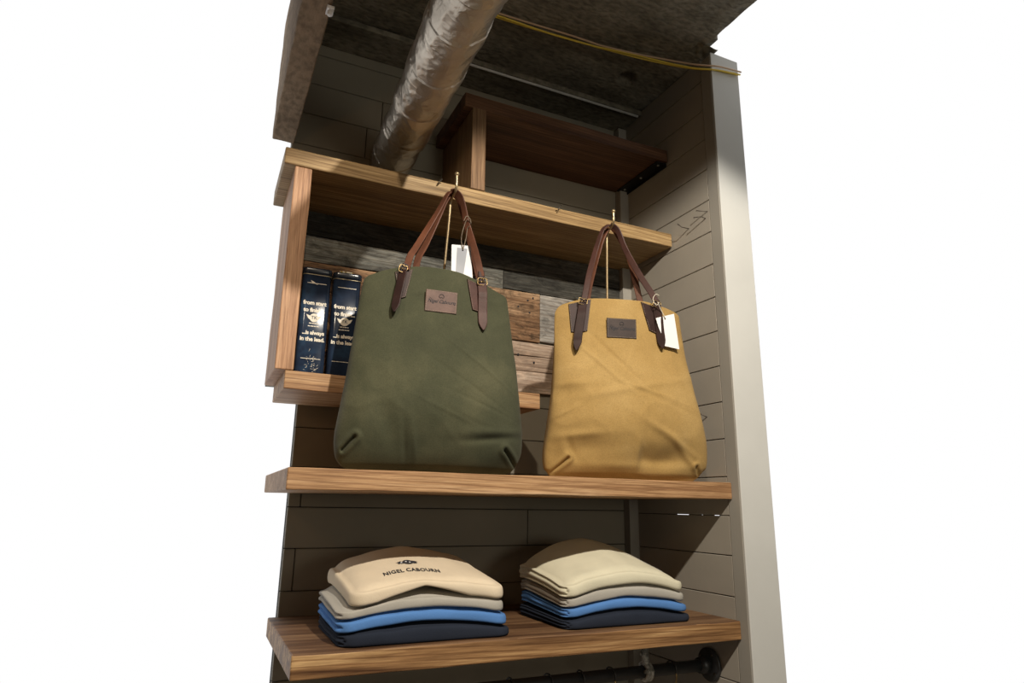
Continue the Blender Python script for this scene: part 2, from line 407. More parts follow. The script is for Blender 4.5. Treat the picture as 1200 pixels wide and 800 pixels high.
# upper box shelf
bx = empty('box_shelf', (.93, 1.67, 2.2455), 'dark reddish wooden box shelf on top of the upper shelf below the ceiling', 'shelf')
l0 = (.93, 1.67, 2.2455)
board('top_board', .562, XW-.002, YT+.004, YB-.0015, 2.499, 2.541, M['red_wood'], bx, seed=6, loc=l0)
board('side_panel', .586, .628, YT+.001, YB-.003, 2.246, 2.498, M['box_post'], bx, seed=7, loc=l0)
mb = MB(); mb.box(1.236, XW-.002, YT+.012, YB-.02, 2.4935, 2.498); mb.box(1.2705, XW-.002, YT+.012, YB-.02, 2.484, 2.4935)
br = mb.build('bracket', M['steel'], bx, bevel=.0008, loc=l0); br['label'] = 'black steel angle bracket with screws'
for yy in (1.565, 1.66, 1.755):
    mb = MB(); mb.tube([(1.252, yy, 2.4905), (1.252, yy, 2.4936)], .004, 10); mb.build('screw', M['galv'], br, loc=l0)

# reclaimed boards behind the tins and bags
pn = empty('reclaimed_wood_panel', (.70, YB-.006, 1.70), 'panel of weathered mixed reclaimed planks on the wall behind the bags', 'wall panel')
lp = (.70, YB-.006, 1.70)
for i, (x0, x1, z0, z1, mt, th, lb) in enumerate((
        (XL, 1.2415, 2.128, 2.1985, 'barn_black', .010, 'charcoal black weathered plank'),
        (XL, .80, 2.052, 2.126, 'barn_grey', .011, 'worn grey plank'),
        (.802, 1.2415, 2.064, 2.126, 'barn_black', .010, 'blackened plank'),
        (XL, .62, 1.97, 2.050, 'barn_brown', .010, 'brown weathered plank'),
        (XL, .62, 1.885, 1.968, 'barn_brown', .011, 'rough brown plank'),
        (.622, .931, 1.900, 2.062, 'barn_brown', .013, 'knotty brown plank with dark nail holes'),
        (.933, 1.2415, 1.905, 2.062, 'barn_white', .009, 'grey limewashed plank with swirling grain'),
        (XL, .70, 1.800, 1.883, 'barn_orange', .010, 'orange brown plank'),
        (.702, 1.2415, 1.856, 1.898, 'barn_pink', .011, 'bleached pinkish plank'),
        (.702, 1.2415, 1.806, 1.854, 'barn_pink', .010, 'bleached plank'),
        (XL, .70, 1.692, 1.798, 'barn_brown', .010, 'brown plank behind the tins'),
        (.805, 1.05, 1.738, 1.804, 'barn_pink', .012, 'bleached lowest plank'))):
    b = board('plank', x0, x1, YB-.0025-th, YB-.0025, z0, z1, M[mt], pn, bevel=.002, wear=.002, seed=20+i, loc=lp); b['label'] = lb
mb = MB()
for x, z in ((.853,2.01), (.886,2.035), (.893,1.995), (.855,1.79+.065), (.91,1.835), (.905, 2.045), (.76,2.03)):
    mb = MB(); mb.tube([(x, YB-.0165, z), (x, YB-.010, z)], .0032, 8); mb.build('nail_hole', M['ink'], pn, loc=lp)

# ------------------------------------------------------------------ duct, conduit, cables
def duct():
    B = Vector((.417, YB-.004, 2.40)); A = B+(Vector((.349, .964, 2.306))-B)*1.15; Rr = .0620
    ax = (B-A); L = ax.length; ax.normalize(); u = ax.cross(Vector((0,0,1))).normalized(); w_ = ax.cross(u)
    nl, ns = 420, 160; vs = []; fs = []
    for i in range(nl+1):
        s = i/nl*L
        for k in range(ns):
            a = 2*math.pi*k/ns
            q = Vector((math.cos(a)*Rr, math.sin(a)*Rr, s))
            r = Rr
            r += noise.noise(q*7)*.0035
            c = noise.noise(q*Vector((22,22,22)).x+Vector((3,0,0)))
            r += (abs(noise.noise(Vector((q.x*24, q.y*24, q.z*14)))))*-.0045
            r += abs(noise.noise(Vector((q.x*60, q.y*60, q.z*40+c))))*-.0014
            # overlapping tape seams every ~14 cm
            t = (s+.012*math.cos(a+1)) % .17
            r += .0022 if t < .05 else 0
            vs.append(A+ax*s+(u*math.cos(a)+w_*math.sin(a))*r)
    for i in range(nl):
        for k in range(ns):
            l = (k+1) % ns; fs.append((i*ns+k, i*ns+l, (i+1)*ns+l, (i+1)*ns+k))
    root = empty('ventilation_duct', tuple(B), 'round duct wrapped in crinkled silver foil coming out of the back wall', 'duct')
    m = MB(); m.add(vs, fs, None, True); m.build('foil_wrap', M['foil'], root, loc=tuple(B))
    m = MB()
    for s, a0, dl in ((.58, -2.2, .03), (.60, -2.32, .022)):
        p = A+ax*s*L; pts = []
        for j in range(8):
            a = a0+j*.06; pts.append(p+ax*(j*.004)+(u*math.cos(a)+w_*math.sin(a))*(Rr+.002+.004*math.sin(j/7*3.1)))
        m.tube(pts, [.001+.0045*math.sin((j+.5)/8*3.1) for j in range(8)], 8)
    t = m.build('tape', M['tape'], root, loc=tuple(B)); t['label'] = 'loose pale strip of tape'
    return root
duct()
mb = MB(); mb.tube([(.56, 1.679, 2.7437), (.7, 1.679, 2.7437), (1.262, 1.679, 2.7437)], .0042, 10)
tag(mb.build('conduit_pipe', M['conduit'], loc=(.7,1.668,2.743)), 'thin white conduit pipe along the back of the ceiling', 'pipe')
def cable(name, mat, dx, dz, label, wob, group=None):
    pts = []
    for i in range(50):
        t = i/49; x = .30+1.082*t
        y = interp([(.30,1.47), (.62,1.453), (.942,1.439), (1.171,1.403), (1.240,1.345), (1.262,1.318), (1.30,1.313), (1.42,1.312)], x)
        pts.append((x, y+dx+.0022*math.sin(t*17+wob)+.003*t*wob*.3, 2.7475+dz+.0015*math.sin(t*11+wob*2)-interp([(1.17,0), (1.262,.050), (1.382,.036)], x)))
    pts = spline(pts, 90)
    # the last stretch passes in front of the column
    m = MB(); m.tube(pts, .0026, 8); return tag(m.build(name, mat, loc=pts[0]), label, 'cable', group)
cable('power_cable', M['cable_y'], 0, 0, 'yellow cable strung under the ceiling, lower of the yellow pair', 0)
cable('power_cable', M['cable_y'], .0065, .003, 'yellow cable strung under the ceiling, upper of the yellow pair', 1.1)
cable('power_cable', M['cable_t'], -.0085, .004, 'thin tan cable strung under the ceiling beside the yellow pair', 2.0)
mb = MB(); mb.box(.128, .143, 1.20, 1.225, 2.392, 2.3985); mb.tube([(.1355,1.212,2.392), (.1355,1.212,2.383)], .0055, 10)
tag(mb.build('cable_clip', M['paper'], bevel=.001, loc=(.1355,1.212,2.392)), 'small white clip fixed on the concrete beam edge', 'clip')

# ------------------------------------------------------------------ hanging rail
ry, rz = 1.47, 1.002
rl = empty('clothes_rail', (.75, ry, rz), 'black iron pipe clothes rail under the lowest shelf', 'clothes rail')
lr = (.75, ry, rz)
mb = MB(); mb.tube([(.20, ry, rz), (1.262, ry, rz)], .0145, 28); mb.build('pipe', M['iron'], rl, loc=lr)
mb = MB(); mb.tube([(1.2735,ry,rz), (1.2675,ry,rz), (1.266,ry,rz), (1.262,ry,rz)], [.041,.041,.039,.022], 40); mb.tube([(1.264,ry,rz), (1.235,ry,rz)], [.021,.019], 28)
fl = mb.build('flange', M['iron'], rl, loc=lr)
for a in range(4):
    mb = MB(); an = a*math.pi/2+.6; mb.tube([(1.2622, ry+.031*math.cos(an), rz+.031*math.sin(an)), (1.2675, ry+.031*math.cos(an), rz+.031*math.sin(an))], .0035, 8); mb.build('screw', M['nail'], fl, loc=lr)
mb = MB(); px = 1.062
pts = []
for i in range(60): pts.append((px, ry-.006, 1.0815-i*.001))
mb.tube(pts, [.0082+.0014*((i//2) % 2) for i in range(60)], 14)
mb.tube([(px,ry,1.0815), (px,ry,1.076)], .017, 6); mb.tube([(px,ry,1.047), (px,ry,1.038)], .0105, 6)
mb.tube([(px+.0,ry+.0185*math.sin(t/24*6.283), rz+.0185*math.cos(t/24*6.283)) for t in range(24)], .0060, 8, closed=True)
mb.tube([(px+.011,ry+.0185*math.sin(t/24*6.283), rz+.0185*math.cos(t/24*6.283)) for t in range(24)], .0050, 8, closed=True)
mb.tube([(px-.012,ry-.018,rz+.004), (px+.016,ry-.018,rz+.004)], .0045, 6)
cl = mb.build('hanging_clamp', M['galv'], rl, loc=lr); cl['label'] = 'galvanised threaded rod and clamp'
def hanger(x, rot, label):
    r = empty('coat_hanger', (x, ry, rz+.0165), label, 'hanger', 'hangers on the clothes rail')
    l = (x, ry, rz+.0165); ca, sa = math.cos(rot), math.sin(rot)
    m = MB(); pts = []
    for i in range(26):
        a = math.pi*(1.28-i/25*1.42); pts.append((x+.018*math.cos(a)*sa, ry-.018*math.cos(a)*ca, rz+.018*math.sin(a)))
    pts = pts[::-1]
    m.tube(pts, .0019, 8); m.build('hook', M['iron'], r, loc=l)
    p = Vector(pts[-1]) if False else Vector(pts[0])
    m = MB(); e = Vector((x, ry, .925))
    m.tube(spline([p, p+Vector((0,-.001,-.012)), (p+e)/2+Vector((0,0,-.004)), e+Vector((0,0,.01)), e], 16), .0021, 8)
    s = m.build('shank', M['brass'], r, loc=l); s['label'] = 'brass shank'
    m = MB(); w = .19
    pts = [Vector((x-w*sa*k+0, ry-w*ca*k, .925-.07*abs(k)**1.5)) for k in [j/8 for j in range(-8, 9)]]
    m.tube(pts, [.006+.003*(1-abs(j)/8) for j in range(-8, 9)], 10); m.build('shoulder_bar', M['post'], r, loc=l)
    return r
for x, a, lb in ((.692, .10, 'hanger hooked on the black rail, leftmost of the row'), (.790, .2, 'hanger hooked on the black rail, second from the left'),
                 (.877, .05, 'hanger hooked on the black rail, middle one of five'), (.962, .16, 'hanger hooked on the black rail just left of the clamp'),
                 (1.146, .1, 'hanger hooked on the black rail between the clamp and wall flange')): hanger(x, a, lb)

# ------------------------------------------------------------------ nails
def nail(p, tip, r, label, bend=None):
    r *= 1.0
    pts = [Vector(p)]+([Vector(bend)] if bend else [])+[Vector(tip)]
    m = MB(); m.tube(pts, r, 8); d = (pts[-1]-pts[-2]).normalized(); m.tube([pts[-1], pts[-1]+d*.0012], r*2.0, 10)
    return tag(m.build('nail', M['nail'], loc=p), label, 'nail')
nail((XW+.001,1.462,2.232), (XW-.034,1.470,2.243), .0014, 'bent dark nail in the side wall nearest the top shelf end', (XW-.026,1.462,2.232))
nail((XW+.001,1.386,2.235), (XW-.030,1.402,2.238), .0014, 'dark nail in the side wall beside the column, lower of two', (XW-.018,1.388,2.238))
nail((XW+.001,1.376,2.253), (XW-.026,1.394,2.258), .0013, 'pale headed nail in the side wall beside the column, upper of two')
nail((XW+.001,1.430,1.648), (XW-.018,1.434,1.655), .0013, 'small nail in the side wall right of the yellow bag')
nail((.4905,YT+.001,2.235), (.497,YT-.012,2.243), .0014, 'bent nail in the top shelf edge left of the green bag rod', (.488,YT-.013,2.232))
nail((.852,YT+.001,2.236), (.860,YT-.016,2.246), .0013, 'bent nail in the top shelf edge between the two bags', (.853,YT-.012,2.231))

# ------------------------------------------------------------------ tins
def rounded(wd, dp, r, k=8):
    out = []
    for cx, cy, a0 in ((wd/2-r, dp/2-r, 0), (-wd/2+r, dp/2-r, 90), (-wd/2+r, -dp/2+r, 180), (wd/2-r, -dp/2+r, 270)):
        for j in range(k+1):
            a = R(a0+90*j/k); out.append((cx+r*math.cos(a), cy+r*math.sin(a)))
    return out
def loft(m, loops, mat=None, cap=True, smooth=True):
    n = len(loops[0]); vs = [p for l in loops for p in l]; fs = []
    for i in range(len(loops)-1):
        for k in range(n):
            l = (k+1) % n; fs.append((i*n+k, i*n+l, (i+1)*n+l, (i+1)*n+k))
    if cap: fs.append(tuple(range(n))[::-1]); fs.append(tuple((len(loops)-1)*n+k for k in range(n)))
    m.add(vs, fs, mat, smooth)
def tin(loc, rz_, label, scuffed):
    W, Dp, H = .0665, .056, .2575
    
    r = empty('storage_tin', loc, label, 'tin', None, rz_)
    m = MB(); o = rounded(W, Dp, .011)
    prof = [(0, .9985), (.002, 1.0), (.241, 1.0), (.242, .985)]
    loft(m, [[(x*s, y*s, z) for x, y in o] for z, s in prof]); b = m.build('body', M['tin'], r)
    m = MB(); loft(m, [[(x*s, y*s, z) for x, y in o] for z, s in ((.2405,1.03), (.2405,1.045), (.2545,1.045), (.2572,1.02), (.2575,.94), (.2562,.90))]); m.build('lid', M['tinlid'], r)
    m = MB(); loft(m, [[(x*s, y*s, z) for x, y in o] for z, s in ((.2392,1.0), (.2392,1.05), (.2406,1.05), (.2406,1.0))], cap=False); m.build('rim', M['tinrim'], r)
    yf = -Dp/2-.0004
    m = MB()
    def txt(s, size, x, z, bold=.0004, shear=0, sp=1):
        vs, fs = text_verts(s, size, shear, bold=bold, spacing=sp)
        m.add([(vx+x, yf, vy+z) for vx, vy, _ in vs], fs)
    H1 = .2575
    txt('from start', .0136, -.001, H1*.655, .0005, 0, .95); txt('to finish...', .0136, -.001, H1*.587, .0005, 0, .95)
    txt('...is always', .0130, .001, H1*.372, .0005, 0, .95); txt('in the lead.', .0136, .0, H1*.312, .0005, 0, .95)
    m.box(-W/2+.011, W/2-.011, yf, yf+.0003, H1*.845, H1*.845+.0014); m.box(-W/2+.011, W/2-.011, yf, yf+.0003, H1*.128, H1*.128+.0013)
    for zz, ws in ((H1*.462, (.006,.004,.005,.003)), (H1*.435, (.005,.007,.004,.006))):     # two tiny illegible lines
        x = -sum(ws)/2-.0015
        for w_ in ws: m.box(x, x+w_, yf, yf+.0003, zz-.0011, zz+.0011); x += w_+.001
    m.build('lettering', M['tinprint'], r)
    # winged round badge
    m = MB(); c = [(.0105*math.cos(a*math.pi/16), yf-.0001, H1*.515+.0105*math.sin(a*math.pi/16)) for a in range(32)]
    m.add(c, [tuple(range(32))])
    for s in (-1, 1):
        w_ = [(s*.0185, H1*.515+.0075), (s*.009, H1*.515+.0045), (s*.007, H1*.515-.0068), (s*.0135, H1*.515-.002)]
        m.add([(x, yf, z) for x, z in w_], [(0,1,2,3)])
    bd = m.build('badge', M['tinprint'], r)
    m = MB(); vs, fs = text_verts('TK', .0115, 0, bold=.0001); m.add([(vx, yf-.0004, vy+H1*.515) for vx, vy, _ in vs], fs)
    m.build('initials', M['tin'], bd)
    if scuffed:
        m = MB(); rd = random.Random(3)
        for i in range(46):
            x = .006+rd.gauss(0, .010); z = .022+rd.gauss(0, .014)
            if z < .003 or abs(x) > .018: continue
            l = .001+rd.random()*.004; a = rd.random()*3.1; dx, dz = math.cos(a)*l, math.sin(a)*l; t = .0003
            m.add([(x-dx, yf-.0001, z-dz), (x+t, yf-.0001, z-t), (x+dx, yf-.0001, z+dz), (x-t, yf-.0001, z+t)], [(0,1,2,3)])
        m.add([(-.016, yf-.0001, H1*.875), (-.012, yf-.0001, H1*.853), (.002, yf-.0001, H1*.836), (-.008, yf-.0001, H1*.862)], [(0,1,2,3)])
        m.build('scratches', M['tinprint'], r)
    return r
tin((.2045,1.578,1.6915), R(-1), 'scratched dark navy tin with cream slogan, beside the wooden divider', True)
tin((.2775,1.580,1.6915), R(-3), 'dark navy tin with cream slogan, nearer the green bag', False)
mb = MB(); mb.box(.270, .304, 1.640, 1.672, 1.6915, 1.982); mb.box(.270, .304, 1.6405, 1.672, 1.9825, 1.984)
tag(mb.build('striped_carton', M['box_y'], bevel=.001, loc=(.287,1.656,1.6915)), 'narrow cream and gold striped carton behind the right navy tin', 'carton')

# ------------------------------------------------------------------ tote bags
def ribbon(m, pts, wdirs, width, th, mat=None):
    """flat strap; width may be a list"""
    n = len(pts); vs = []; fs = []
    for i, p in enumerate(pts):
        t = (pts[min(i+1, n-1)]-pts[max(i-1, 0)]).normalized()
        w_ = wdirs[i]-t*wdirs[i].dot(t); w_.normalize(); nn = t.cross(w_)
        wd = width[i] if isinstance(width, list) else width; e = th*.35
        for a, b in ((-wd/2+e,-th/2), (wd/2-e,-th/2), (wd/2,-th/2+e), (wd/2,th/2-e), (wd/2-e,th/2), (-wd/2+e,th/2), (-wd/2,th/2-e), (-wd/2,-th/2+e)):
            vs.append(p+w_*a+nn*b)
    for i in range(n-1):
        for k in range(8):
            l = (k+1) % 8; fs.append((i*8+k, i*8+l, (i+1)*8+l, (i+1)*8+k))
    fs.append(tuple(range(8))[::-1]); fs.append(tuple((n-1)*8+k for k in range(8)))
    m.add(vs, fs, mat, False)
def slab(m, poly, y0, th, yfun=None, mat=None, inset=.0012):
    """flat leather piece from an (x,z) polygon, front face at y0-th, softly bevelled"""
    cx = sum(p[0] for p in poly)/len(poly); cz = sum(p[1] for p in poly)/len(poly)
    def L(s, y): return [(cx+(x-cx)*s, (yfun(x, z) if yfun else 0)+y, cz+(z-cz)*s) for x, z in poly]
    r = max(max(abs(p[0]-cx) for p in poly), max(abs(p[1]-cz) for p in poly)); s = 1-inset/r
    loft(m, [L(1, y0), L(1, y0-th*.6), L(s, y0-th)], mat, True, False)
def smooth01(t): t = max(0, min(1, t)); return t*t*(3-2*t)
def make_bag(kind, loc, phi, left, right, top, depth, wrinkles, darts, mat, label, hook, parts):
    root = empty('tote_bag', loc, label, 'bag', 'tote bags hung over the middle shelf', -phi)
    NU, NV = 300, 190
    def ztop(f): return sinterp(top, f)                 # f in 0..1 across
    def surf(u, v, side):
        """u 0..1 across front (side=-1) or back (+1); v 0..1 up"""
        zt = ztop(u)
        if side > 0: zt += .004
        z = zt*v
        xl = sinterp(left, z); xr = sinterp(right, z)
        a = math.pi*(1-u); c = math.cos(a); s_ = math.sin(a)
        x = (xl+xr)/2+(xr-xl)/2*(math.copysign(abs(c)**.92, c))
        n = 1.15-.5*(1-v)
        d = depth(v)*(abs(s_)**(.62 if v < .6 else .62+(v-.6)*1.2))
        y = side*d*(1 if side < 0 else .62+.38*smooth01((v-.5)/.5))
        # bulge low down
        return x, y, z
    def disp(x, z, side):
        h = 0
        for (cx, cz, sx, sz, ang, amp) in wrinkles:
            ca, sa = math.cos(ang), math.sin(ang); dx, dz = x-cx, z-cz
            p, q = (dx*ca+dz*sa)/sx, (-dx*sa+dz*ca)/sz
            if abs(p) < 3 and abs(q) < 3: h += amp*math.exp(-p*p-q*q)
        k = Vector((x*5, z*5, side*3+loc[0]*7))
        h += noise.noise(k)*.0045+noise.noise(k*2.3)*.0022+noise.noise(Vector((x*26, z*18, side)))*.0008
        r1 = noise.noise(Vector((x*9+z*5, z*8-x*5, side+4)))
        h += .0011*(1-min(1, abs(r1)*7))*smooth01((z-.02)/.1)
        for (x0, z0, x1, z1) in darts:
            dx, dz = x1-x0, z1-z0; L = math.hypot(dx, dz); t = ((x-x0)*dx+(z-z0)*dz)/L/L
            tc = max(0, min(1, t)); d = math.hypot(x-x0-dx*tc, z-z0-dz*tc)
            h += -.010*math.exp(-(d/.0028)**2)+.0045*math.exp(-((d-.009)/.006)**2)
        return h
    def point(u, v, side):
        x, y, z = surf(u, v, side)
        e = math.sin(math.pi*u)
        fade = smooth01(e*3.5)*smooth01(v*8+.1)*(1 if v < .93 else 1-(v-.93)/.07*.8)
        y += side*disp(x, z, side)*fade
        # top leans with the hem
        return Vector((x, y, z))
    m = MB(); loops = []
    vv = [0.0, .004, .010, .018, .03]+[.03+.97*(j/NV) for j in range(1, NV+1)]
    for v in vv:
        lp_ = [point(k/NU, v, -1) for k in range(NU)]+[point(1-k/NU, v, 1) for k in range(NU)]
        if v < .02:
            c = Vector((.01, 0, 0)); s = 1-.16*(1-v/.02)**2
            lp_ = [Vector((c.x+(p.x-c.x)*(1-(1-s)*.25), p.y*s, p.z+.001*(v > 0))) for p in lp_]
        loops.append(lp_)
    n = len(loops[0]); vs = [p for l in loops for p in l]; fs = []
    for i in range(len(loops)-1):
        for k in range(n):
            l = (k+1) % n; fs.append((i*n+k, i*n+l, (i+1)*n+l, (i+1)*n+k))
    fs.append(tuple(range(n))[::-1])
    # turned-in hem and lining
    for s, dz in ((.0016, .0006), (.0034, -.001), (.0036, -.035), (.004, -.16)):
        base = loops[-1]; o = len(vs)
        vs += [Vector((p.x*(1-s*1.2), p.y-math.copysign(min(abs(p.y)*.8, s), p.y), p.z+dz)) for p in base]
        for k in range(n):
            l = (k+1) % n; a0 = o-n if o > len(loops)*n else (len(loops)-1)*n
            fs.append((a0+k, a0+l, o+l, o+k))
    m.add(vs, fs, None, True)
    body = m.build('canvas_body', mat, root)
    # hem stitch lines round the mouth
    def yfront(x, z, lift=0):
        # find u so that surf gives x at height z
        u = .5; 
        for _ in range(24):
            zt = ztop(u); v = min(1, max(0, z/zt)); X = surf(u, v, -1)[0]
            u = min(1, max(0, u-(X-x)*1.6))
        return point(u, min(1, z/ztop(u)), -1).y-lift
    parts(root, yfront, ztop)
    return root

def buckle(m_root, c, ang, wd, ht, r, tilt=0):
    """brass frame buckle with prong at c, rotated in the xz plane"""
    ca, sa = math.cos(ang), math.sin(ang)
    def P(a, b, y=0): return (c[0]+a*ca-b*sa, c[1]+y, c[2]+a*sa+b*ca)
    m = MB(); pts = [P(x, y_) for x, y_ in rounded(wd, ht, .004, 4)]
    m.tube(pts, r, 8, closed=True); m.tube([P(-wd/2, 0), P(wd/2, 0)], r*.9, 8)
    b = m.build('buckle', M['brass'], m_root)
    m = MB(); m.tube([P(0, 0, -.002), P(.001, ht*.25, -.0045), P(.001, ht*.5, -.003)], r*.85, 8); m.build('prong', M['brass'], b)
    return b
def stitches(m, poly, yfun, lift, step=.0036, inset=.0018, mat=None):
    cx = sum(p[0] for p in poly)/len(poly); cz = sum(p[1] for p in poly)/len(poly)
    n = len(poly)
    for i in range(n):
        a = Vector((poly[i][0], poly[i][1])); b = Vector((poly[(i+1) % n][0], poly[(i+1) % n][1]))
        c = Vector((cx, cz)); L = (b-a).length
        nrm = Vector((-(b-a).y, (b-a).x)).normalized()
        if nrm.dot(c-a) < 0: nrm = -nrm
        a2 = a+nrm*inset+(b-a).normalized()*inset; b2 = b+nrm*inset-(b-a).normalized()*inset; k = max(1, int((b2-a2).length/step))
        for j in range(k):
            p = a2+(b2-a2)*((j+.2)/k); q = a2+(b2-a2)*((j+.75)/k)
            m.tube([(p.x, yfun(p.x, p.y)-lift, p.y), (q.x, yfun(q.x, q.y)-lift, q.y)], .00035, 4, mat)
def strap_set(root, yf, P, hook_y):
    """P: dict with front / back handle paths, patches, tails"""
    for key in ('front', 'back'):
        pts2 = P[key]; yoff = P['y'+key]; n = 64
        base = spline([(x, yoff, z) for x, z in pts2], n)
        ends = [base[0].z, base[-1].z]; zt = max(p.z for p in base); pts = []; wd = []
        for i, p in enumerate(base):
            t = i/n; f = smooth01((p.z-ends[0 if t < .5 else 1])/(zt-ends[0 if t < .5 else 1]))
            y = yoff*(1-f)+(hook_y+P['dy'+key])*f; q = Vector((p.x, y, p.z)); pts.append(q)
        for i in range(n+1):
            t = i/n; tg = (pts[min(i+1, n)]-pts[max(i-1, 0)]).normalized()
            f = (pts[i].z-min(ends))/(zt-min(ends)); a = R(P['tw'][0]+(60-P['tw'][0])*smooth01(f)**1.1)
            flat = tg.cross(Vector((0,1,0))).normalized()
            wd.append(flat*math.cos(a)+Vector((0,1,0))*math.sin(a)*(1 if t < .5 else -1)*(1 if flat.x*1 > 0 or True else -1))
        # keep the width vector continuous
        for i in range(1, n+1):
            if wd[i].dot(wd[i-1]) < 0: wd[i] = -wd[i]
        m = MB(); ribbon(m, pts, wd, P['w'], .0034); h = m.build('handle', P['mat_'+key], root)
    for s in ('L', 'R'):
        # front patch, tail and buckle
        poly = P['patch'+s]; m = MB(); slab(m, poly, 0, .0034, lambda x, z: yf(x, z, .0006)); pt = m.build('strap_patch', M['lea_dark'] if P.get('darkpatch') or s == 'L' else M['lea_mid'], root)
        m = MB(); stitches(m, poly, yf, .0045); m.build('stitching', M['thread'], pt)
        (xa, za), (xb, zb) = P['tail'+s]; n = 24; pts = []; wl = []
        for i in range(n+1):
            t = i/n; x = xa+(xb-xa)*t; z = za+(zb-za)*t
            pts.append(Vector((x, min(yf(x, min(z, .44), .0065), -.012)-.0025-.006*math.sin(math.pi*min(1, t*1.6))*(1-t)-P.get('lift'+s, 0)*t, z)))
            wl.append(P['tw_w'] if t < .8 else P['tw_w']*(1-((t-.8)/.2)**1.8*.82))
        m = MB(); d = Vector((math.cos(P['tailrot'+s]), -math.sin(P['tailrot'+s]), 0)); ribbon(m, pts, [d]*(n+1), wl, .0034)
        tl = m.build('strap_tail', M['lea_dark'] if s == 'L' else P['tailmatR'], root)
        buckle(root, (xa, pts[0].y-.003, za+.004), P['bang'+s], P['bw'+s]*.9, .017, .0010)
        # loop of leather holding the buckle
        (hx, hz) = P['front'][0 if s == 'L' else -1]
        m = MB(); q = [Vector((xa, pts[0].y+.001, za-.006)), Vector(((xa+hx)/2, (pts[0].y+P['yfront'])/2, (za+hz)/2+.004)), Vector((hx, P['yfront'], hz+.012))]
        ribbon(m, spline(q, 8), [Vector((1,0,0))]*9, P['w']*.95, .004); m.build('buckle_loop', M['lea_dark'], root)
        # rear pair, seen only above the mouth
        bx_, bz_ = P['back'][0 if s == 'L' else -1]
        m = MB(); slab(m, [(bx_-.02, bz_+.004), (bx_+.018, bz_+.004), (bx_+.018, bz_-.06), (bx_-.02, bz_-.06)], 0, .003, lambda x, z: P['yback']+.002)
        m.build('strap_patch', M['lea_dark'], root)
def label_patch(root, yf, poly, mat, inkmat):
    m = MB(); cx = sum(p[0] for p in poly)/4; cz = sum(p[1] for p in poly)/4
    ymin = min(yf(x, z) for x, z in poly+[(cx, cz)])
    y0 = lambda x, z: ymin+.0007
    slab(m, poly, 0, .0028, lambda x, z: ymin-.0002, inset=.001); lb = m.build('leather_label', mat, root); lb['label'] = 'stitched leather brand label'
    m = MB(); stitches(m, poly, lambda x, z: ymin, .0032, .0030, .0022); m.build('stitching', M['thread'], lb)
    wdt = poly[1][0]-poly[0][0]; sl = (poly[1][1]-poly[0][1])/wdt
    m = MB(); vs, fs = text_verts('Nigel Cabourn', wdt*.158, .45, bold=.00012, spacing=.92)
    yy = ymin-.0034
    m.add([(cx+x, yy, cz-.001+z+sl*x-.02*0) for x, z, _ in vs], fs)
    # swash under the first word and the little crest above
    m.tube([(cx-wdt*.40, yy, cz+.002), (cx-wdt*.37, yy, cz+.0075), (cx-wdt*.31, yy, cz+.0035), (cx-wdt*.36, yy, cz-.004)], .0004, 5)
    m.tube([(cx+wdt*.38, yy, cz-.003), (cx+wdt*.43, yy, cz-.006), (cx+wdt*.45, yy, cz-.002)], .0004, 5)
    m.tube([(cx+.0055*math.cos(a/12*4.2-.5), yy, cz+.0115+.0055*math.sin(a/12*4.2-.5)) for a in range(13)], .0007, 6)
    m.tube([(cx-.004, yy, cz+.008), (cx+.001, yy, cz+.0095), (cx+.004, yy, cz+.0075)], .0006, 6)
    m.build('lettering', inkmat, lb)

def green_parts(root, yf, ztop):
    strap_set(root, yf, dict(
        front=[(-.074,.455), (-.066,.489), (-.0532,.5138), (-.0084,.6056), (.0110,.6480), (.0225,.6730), (.0370,.6820), (.0525,.6730), (.0620,.6460), (.0725,.5928), (.0942,.5125), (.106,.462)],
        back=[(-.046,.455), (-.0400,.500), (-.0224,.5411), (.0090,.6241), (.0230,.6620), (.0400,.6830), (.0560,.6700), (.0650,.6429), (.0817,.5900), (.1064,.470)],
        yfront=-.024, yback=.014, dyfront=-.008, dyback=.010, tw=(22,), w=.0165, mat_front=M['lea_tan'], mat_back=M['lea_tan'],
        patchL=[(-.0985,.447), (-.0574,.459), (-.0722,.387), (-.0880,.380)], patchR=[(.0726,.4525), (.1220,.4380), (.1240,.3686), (.1190,.3686), (.0851,.3746)],
        tailL=((-.082,.449), (-.100,.343)), tailR=((.1085,.444), (.1092,.325)), tailrotL=.75, tailrotR=.25, liftL=.012, tw_w=.0215, tailmatR=M['lea_mid'],
        bangL=-.25, bangR=.05, bwL=.020, bwR=.026), .006)
    label_patch(root, yf, [(-.0277,.4100), (.0464,.4095), (.0450,.3575), (-.0295,.3580)], M['lea_label'], M['ink'])
